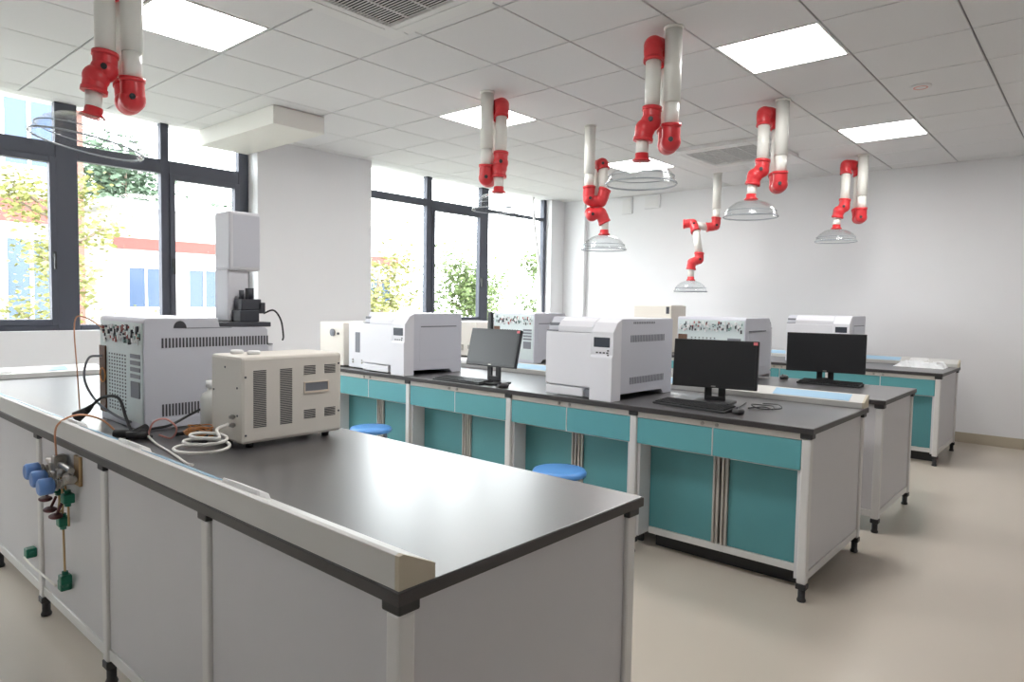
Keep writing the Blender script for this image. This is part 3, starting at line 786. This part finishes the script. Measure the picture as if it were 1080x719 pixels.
for (y, z) in ((3.42, .255), (2.96, .248)):
    gt = MB(); gt.box(-.04, -.001, y-.022-3.2, y+.022-3.2, z-.02-.2, z+.02-.2, .005); gt.cyl((-.022, y-.032-3.2, z-.2), (-.022, y+.032-3.2, z-.2), .011, n=8)
    gt.build('fitting', 'green_fit', t)
MB().sweep(smooth_path([(-.05, .19, .048), (-.055, .06, .05), (-.05, -.1, .047), (-.045, -.22, .044)]), .004, 8).build('tube', 'tube_white', t)

# ------------------------------------------------------------------ cables on the near bench
def cable(name, label, pts, rad, m, cat='cable', extra=None):
    p0 = Vector(pts[0]); t = thing(name, label, cat, tuple(p0))
    MB().sweep(smooth_path([tuple(Vector(p)-p0) for p in pts]), rad, 10).build('cord', m, t)
    if extra:
        for (nm, mm_, fn) in extra:
            b = MB(); fn(b, p0); b.build(nm, mm_, t)
    return t
zt = ZB+.0065
def plug(b, o):
    b.cyl(Vector((.905, 3.15, ZB+.047))-o, Vector((.935, 3.12, ZB+.075))-o, .024, .014, 14)
    b.cyl(Vector((.935, 3.12, ZB+.075))-o, Vector((.95, 3.105, ZB+.095))-o, .014, .008, 12)
cable('power_cable', 'black mains cable with plug looping over the socket rail of the nearest bench',
      [(.945, 3.11, ZB+.09), (.98, 3.07, ZB+.13), (1.01, 2.99, ZB+.13), (1.0, 2.88, ZB+.06), (1.0, 2.80, zt), (1.04, 2.74, zt)], .006, 'cable_black', extra=[('plug', 'cable_black', plug)])
def adapter(b, o):
    b.box(*[v for v in ()]) if 0 else None
    c = Vector((.985, 2.78, ZB+.018))-o
    b.cyl(c+Vector((-.045, .05, 0)), c+Vector((.0, 0, 0)), .017, .014, 12); b.cyl(c, c+Vector((.06, .03, .012)), .013, .016, 12)
    b.cyl(c+Vector((-.03, -.02, 0)), c+Vector((.04, -.05, 0)), .015, .012, 12)
cable('adapter_lead', 'black connector and lead lying beside the chromatograph rear panel',
      [(1.0, 2.77, zt+.012), (1.06, 2.79, zt+.02), (1.12, 2.77, zt+.03), (1.2, 2.78, zt+.06), (1.29, 2.77, zt+.10)], .005, 'cable_black', extra=[('connector', 'cable_black', adapter)])
loops = []
for k in range(70):
    a = k/70*2*PI*5; rr = .045+.012*math.sin(k*1.7)
    loops.append((1.155+rr*math.cos(a), 2.58+rr*1.2*math.sin(a), zt+.004+.0006*k+.006*abs(math.sin(k*.9))))
cable('wire_bundle', 'bundle of orange coiled wire behind the cream box', loops, .0028, 'orange_wire')
loops = []
for k in range(46):
    a = k/46*2*PI*2.6+1; rr = .095+.018*math.sin(a*.38)
    loops.append((1.055+rr*.72*math.cos(a)+.0006*k, 2.37+rr*math.sin(a)-.001*k, zt+.002+.0014*k))
loops += [(1.10, 2.33, zt+.075), (1.15, 2.35, zt+.085)]
cable('tubing_coil', 'loose coil of clear white tubing left of the cream box', loops, .0055, 'tube_white', 'tubing')
cable('black_lead_bundle', 'black cable bundle behind the white tubing coil', [(1.12, 2.72, zt), (1.17, 2.66, zt+.012), (1.2, 2.6, zt+.03), (1.165, 2.555, zt+.02), (1.14, 2.51, zt), (1.11, 2.54, zt), (1.16, 2.62, zt+.012), (1.24, 2.6, zt+.01)], .0075, 'cable_black')
cable('pink_tube', 'thin pink tube looping beside the chromatograph base', [(1.02, 2.73, zt), (1.03, 2.70, zt+.06), (1.06, 2.66, zt+.075), (1.09, 2.64, zt+.04), (1.08, 2.66, zt), (1.05, 2.7, zt+.01)], .0035, 'pink_wire', 'tubing')
cable('white_tube', 'thin white tube running along the socket rail of the nearest bench', [(1.03, 2.78, zt+.01), (1.0, 2.6, zt), (.975, 2.4, zt), (.94, 2.2, zt+.004), (.915, 2.1, zt+.02)], .004, 'tube_white', 'tubing')
cable('copper_tube', 'thin copper gas tube hanging over the bench side above the valves', [(.98, 2.93, zt), (.93, 2.95, ZB+.06), (.85, 2.955, ZB+.085), (.785, 2.96, ZB+.05), (.782, 2.965, .77), (.786, 2.965, .735)], .0035, 'copper', 'tubing')
cable('grey_cable', 'grey cable arching out of the chromatograph rear panel', [(1.055, 3.31, ZB+.28), (1.01, 3.34, ZB+.27), (.99, 3.33, ZB+.18), (1.01, 3.25, ZB+.09), (1.04, 3.1, ZB+.04), (1.05, 2.98, ZB+.03)], .005, 'gc_mid_grey')
cable('riser_tube', 'thin copper tube rising in front of the first window left of the chromatograph', [(.98, 3.36, zt), (.975, 3.37, ZB+.2), (.97, 3.38, ZB+.42), (.975, 3.39, ZB+.8), (1.05, 3.39, ZB+1.38)][:3]+[(1.0, 3.36, ZB+.45), (1.06, 3.30, ZB+.40)], .0028, 'copper', 'tubing')
def conn(b, o): b.ball(Vector((1.04, 3.32, ZB+.18))-o, .022, (.6, 1, 1), 12)
cable('wire_coil', 'small orange coil of wire hung on the rear of the nearest chromatograph',
      [(1.045, 3.28+.03*math.cos(k*.9), ZB+.2+.03*math.sin(k*.9)) for k in range(26)], .003, 'orange_wire')
# second bench small leads
cable('earphone_lead', 'tangled thin black lead right of the keyboard on the second bench',
      [(3.55, 1.42, zt-.003), (3.62, 1.36, zt+.002), (3.58, 1.30, zt), (3.66, 1.33, zt+.006), (3.70, 1.40, zt), (3.62, 1.43, zt+.008), (3.56, 1.36, zt), (3.64, 1.28, zt), (3.71, 1.32, zt+.01), (3.76, 1.42, zt)], .0032, 'cable_black')
cable('mouse_lead', 'thin black mouse lead running back to the red-stickered monitor', [(3.40, 1.39, zt), (3.46, 1.42, zt), (3.5, 1.46, zt), (3.54, 1.46, zt), (3.72, 1.50, zt)], .0028, 'cable_black')
cable('hanging_cord', 'pale cord hanging down inside the right end of the second window', [(7.5, 6.20, ZC-.02), (7.52, 6.19, 2.5), (7.62, 6.185, 2.0), (7.68, 6.185, 1.5), (7.70, 6.185, 1.1)], .018, 'white_plastic', 'cord')

# ------------------------------------------------------------------ outside
struct('ground', 'lawn', -120, 160, 7.5, 200, -4.2, -4)
def tree(name, label, loc, h, rad, n, m, seed, leaf=.2, low=.25, trunk=.12):
    rnd = random.Random(seed); t = thing(name, label, 'tree', loc, 0, 'trees outside the windows')
    tr = MB(); tr.sweep(smooth_path([(0, 0, 0), (.1, .05, h*.3), (-.05, .1, h*.6), (.05, 0, h*.92)], 4), trunk, 10, radii=[trunk*(1-.8*k/12) for k in range(13)])
    tips = []
    for k in range(16):
        z0 = h*(low+.05+.6*rnd.random()); a = rnd.random()*2*PI; ll = rad*(.6+.5*rnd.random())*(1.15-z0/h*.6)
        p = Vector((math.cos(a)*ll, math.sin(a)*ll, z0+ll*.55)); tips.append((Vector((0, 0, z0)), p))
        tr.sweep([(0, 0, z0), (p.x*.5, p.y*.5, z0+ll*.2), tuple(p)], .03, 6, radii=[trunk*.35, trunk*.25, .012])
    tr.build('trunk', 'bark', t)
    vs, fs = [], []
    for k in range(n):
        a, b = rnd.choice(tips); f = .25+.85*rnd.random(); c = a.lerp(b, f)+Vector((rnd.gauss(0, .28), rnd.gauss(0, .28), rnd.gauss(0, .25)))*rad*.6
        q = Matrix.Rotation(rnd.random()*6, 3, 'Z') @ Matrix.Rotation(rnd.random()*6, 3, 'X'); s = leaf*(.5+.8*rnd.random()); i = len(vs)
        for e in ((-s/2, 0, 0), (0, -s*.3, 0), (s/2, 0, s*.1), (0, s*.3, 0)): vs.append(c+q @ Vector(e))
        fs.append((i, i+1, i+2, i+3))
    me = bpy.data.meshes.new('foliage'); me.from_pydata([tuple(v) for v in vs], [], fs); me.materials.append(MATS[m])
    o = bpy.data.objects.new('foliage', me); COL.objects.link(o); o.parent = t; o['kind'] = 'stuff'
    return t
def facade(label, x0, x1, y, z0, z1, cols, rows, bands, pil, depth=8, winw=.62, group='buildings outside'):
    t = thing('building', label, 'building', ((x0+x1)/2, y, z0), 0, group); W = x1-x0; hx = W/2; H = z1-z0
    B('wall', 'facade', t, -hx, hx, 0, depth, 0, H)
    B('roof', 'roof_grey', t, -hx-.3, hx+.3, -.4, depth+.3, H+.001, H+.25)
    for (a, b) in bands: B('band', 'facade_red', t, -hx, hx, -.12, -.001, a-z0, b-z0)
    cw = W/cols
    for rz0, rz1 in rows:
        for c in range(cols):
            xa = -hx+c*cw+cw*(1-winw)/2; xb = xa+cw*winw
            f = MB()
            for q in ((xa, xb, rz0, rz0+.08), (xa, xb, rz1-.08, rz1), (xa, xa+.08, rz0+.08, rz1-.08), (xb-.08, xb, rz0+.08, rz1-.08), ((xa+xb)/2-.04, (xa+xb)/2+.04, rz0+.08, rz1-.08)):
                f.box(q[0], q[1], -.1, -.001, q[2]-z0, q[3]-z0)
            fo = f.build('window_frame', 'white_plastic', t)
            B('pane', 'facade_glass', fo, xa+.08, xb-.08, -.06, -.002, rz0+.08-z0, rz1-.08-z0)
    if pil:
        for c in range(cols+1): B('pilaster', 'facade_brick', t, -hx+c*cw-.25, -hx+c*cw+.25, -.2, -.121, 0, H-.02)
    return t
facade('long white building with a red band and blue windows seen through the first window', 9.0, 22, 27, -4, 4.6, 6, [(-2.6, -.4), (.9, 2.5)], [(3.1, 3.5)], False)
facade('taller pale building with brown pilasters at the left edge of the first window', -6, 6.6, 23, -4, 9.5, 6, [(-2.6, -.4), (.6, 3.0), (4.9, 7.2)], [(3.4, 4.1), (7.8, 8.3)], True)
tree('ginkgo_tree', 'yellow-green tree close outside the middle of the first window', (4.0, 14.5, -4), 8.6, 1.25, 4200, 'leaf_yellow', 3, .13)
tree('ginkgo_tree', 'yellow-green tree outside the left pane of the first window', (1.4, 11.8, -4), 6.2, 1.2, 3600, 'leaf_yellow', 5, .12)
tree('garden_tree', 'green tree rising behind the long white building', (14.0, 40, -4), 13.0, 4.2, 7000, 'leaf_far', 8, .4)
tree('garden_tree', 'green tree further right behind the long white building', (23.5, 43, -4), 12.2, 3.6, 7000, 'leaf_far', 9, .4)
tree('garden_tree', 'yellow-green tree at the left of the second window', (12.8, 16.6, -4), 6.9, 2.2, 8000, 'leaf_yellow', 12, .17)
tree('garden_tree', 'pale green tree in the middle of the second window', (19.6, 19.0, -4), 6.9, 2.3, 8000, 'leaf_green', 14, .19)
tree('garden_tree', 'green tree beyond the right part of the second window', (26.5, 20.5, -4), 7.6, 2.1, 8000, 'leaf_green', 17, .2)
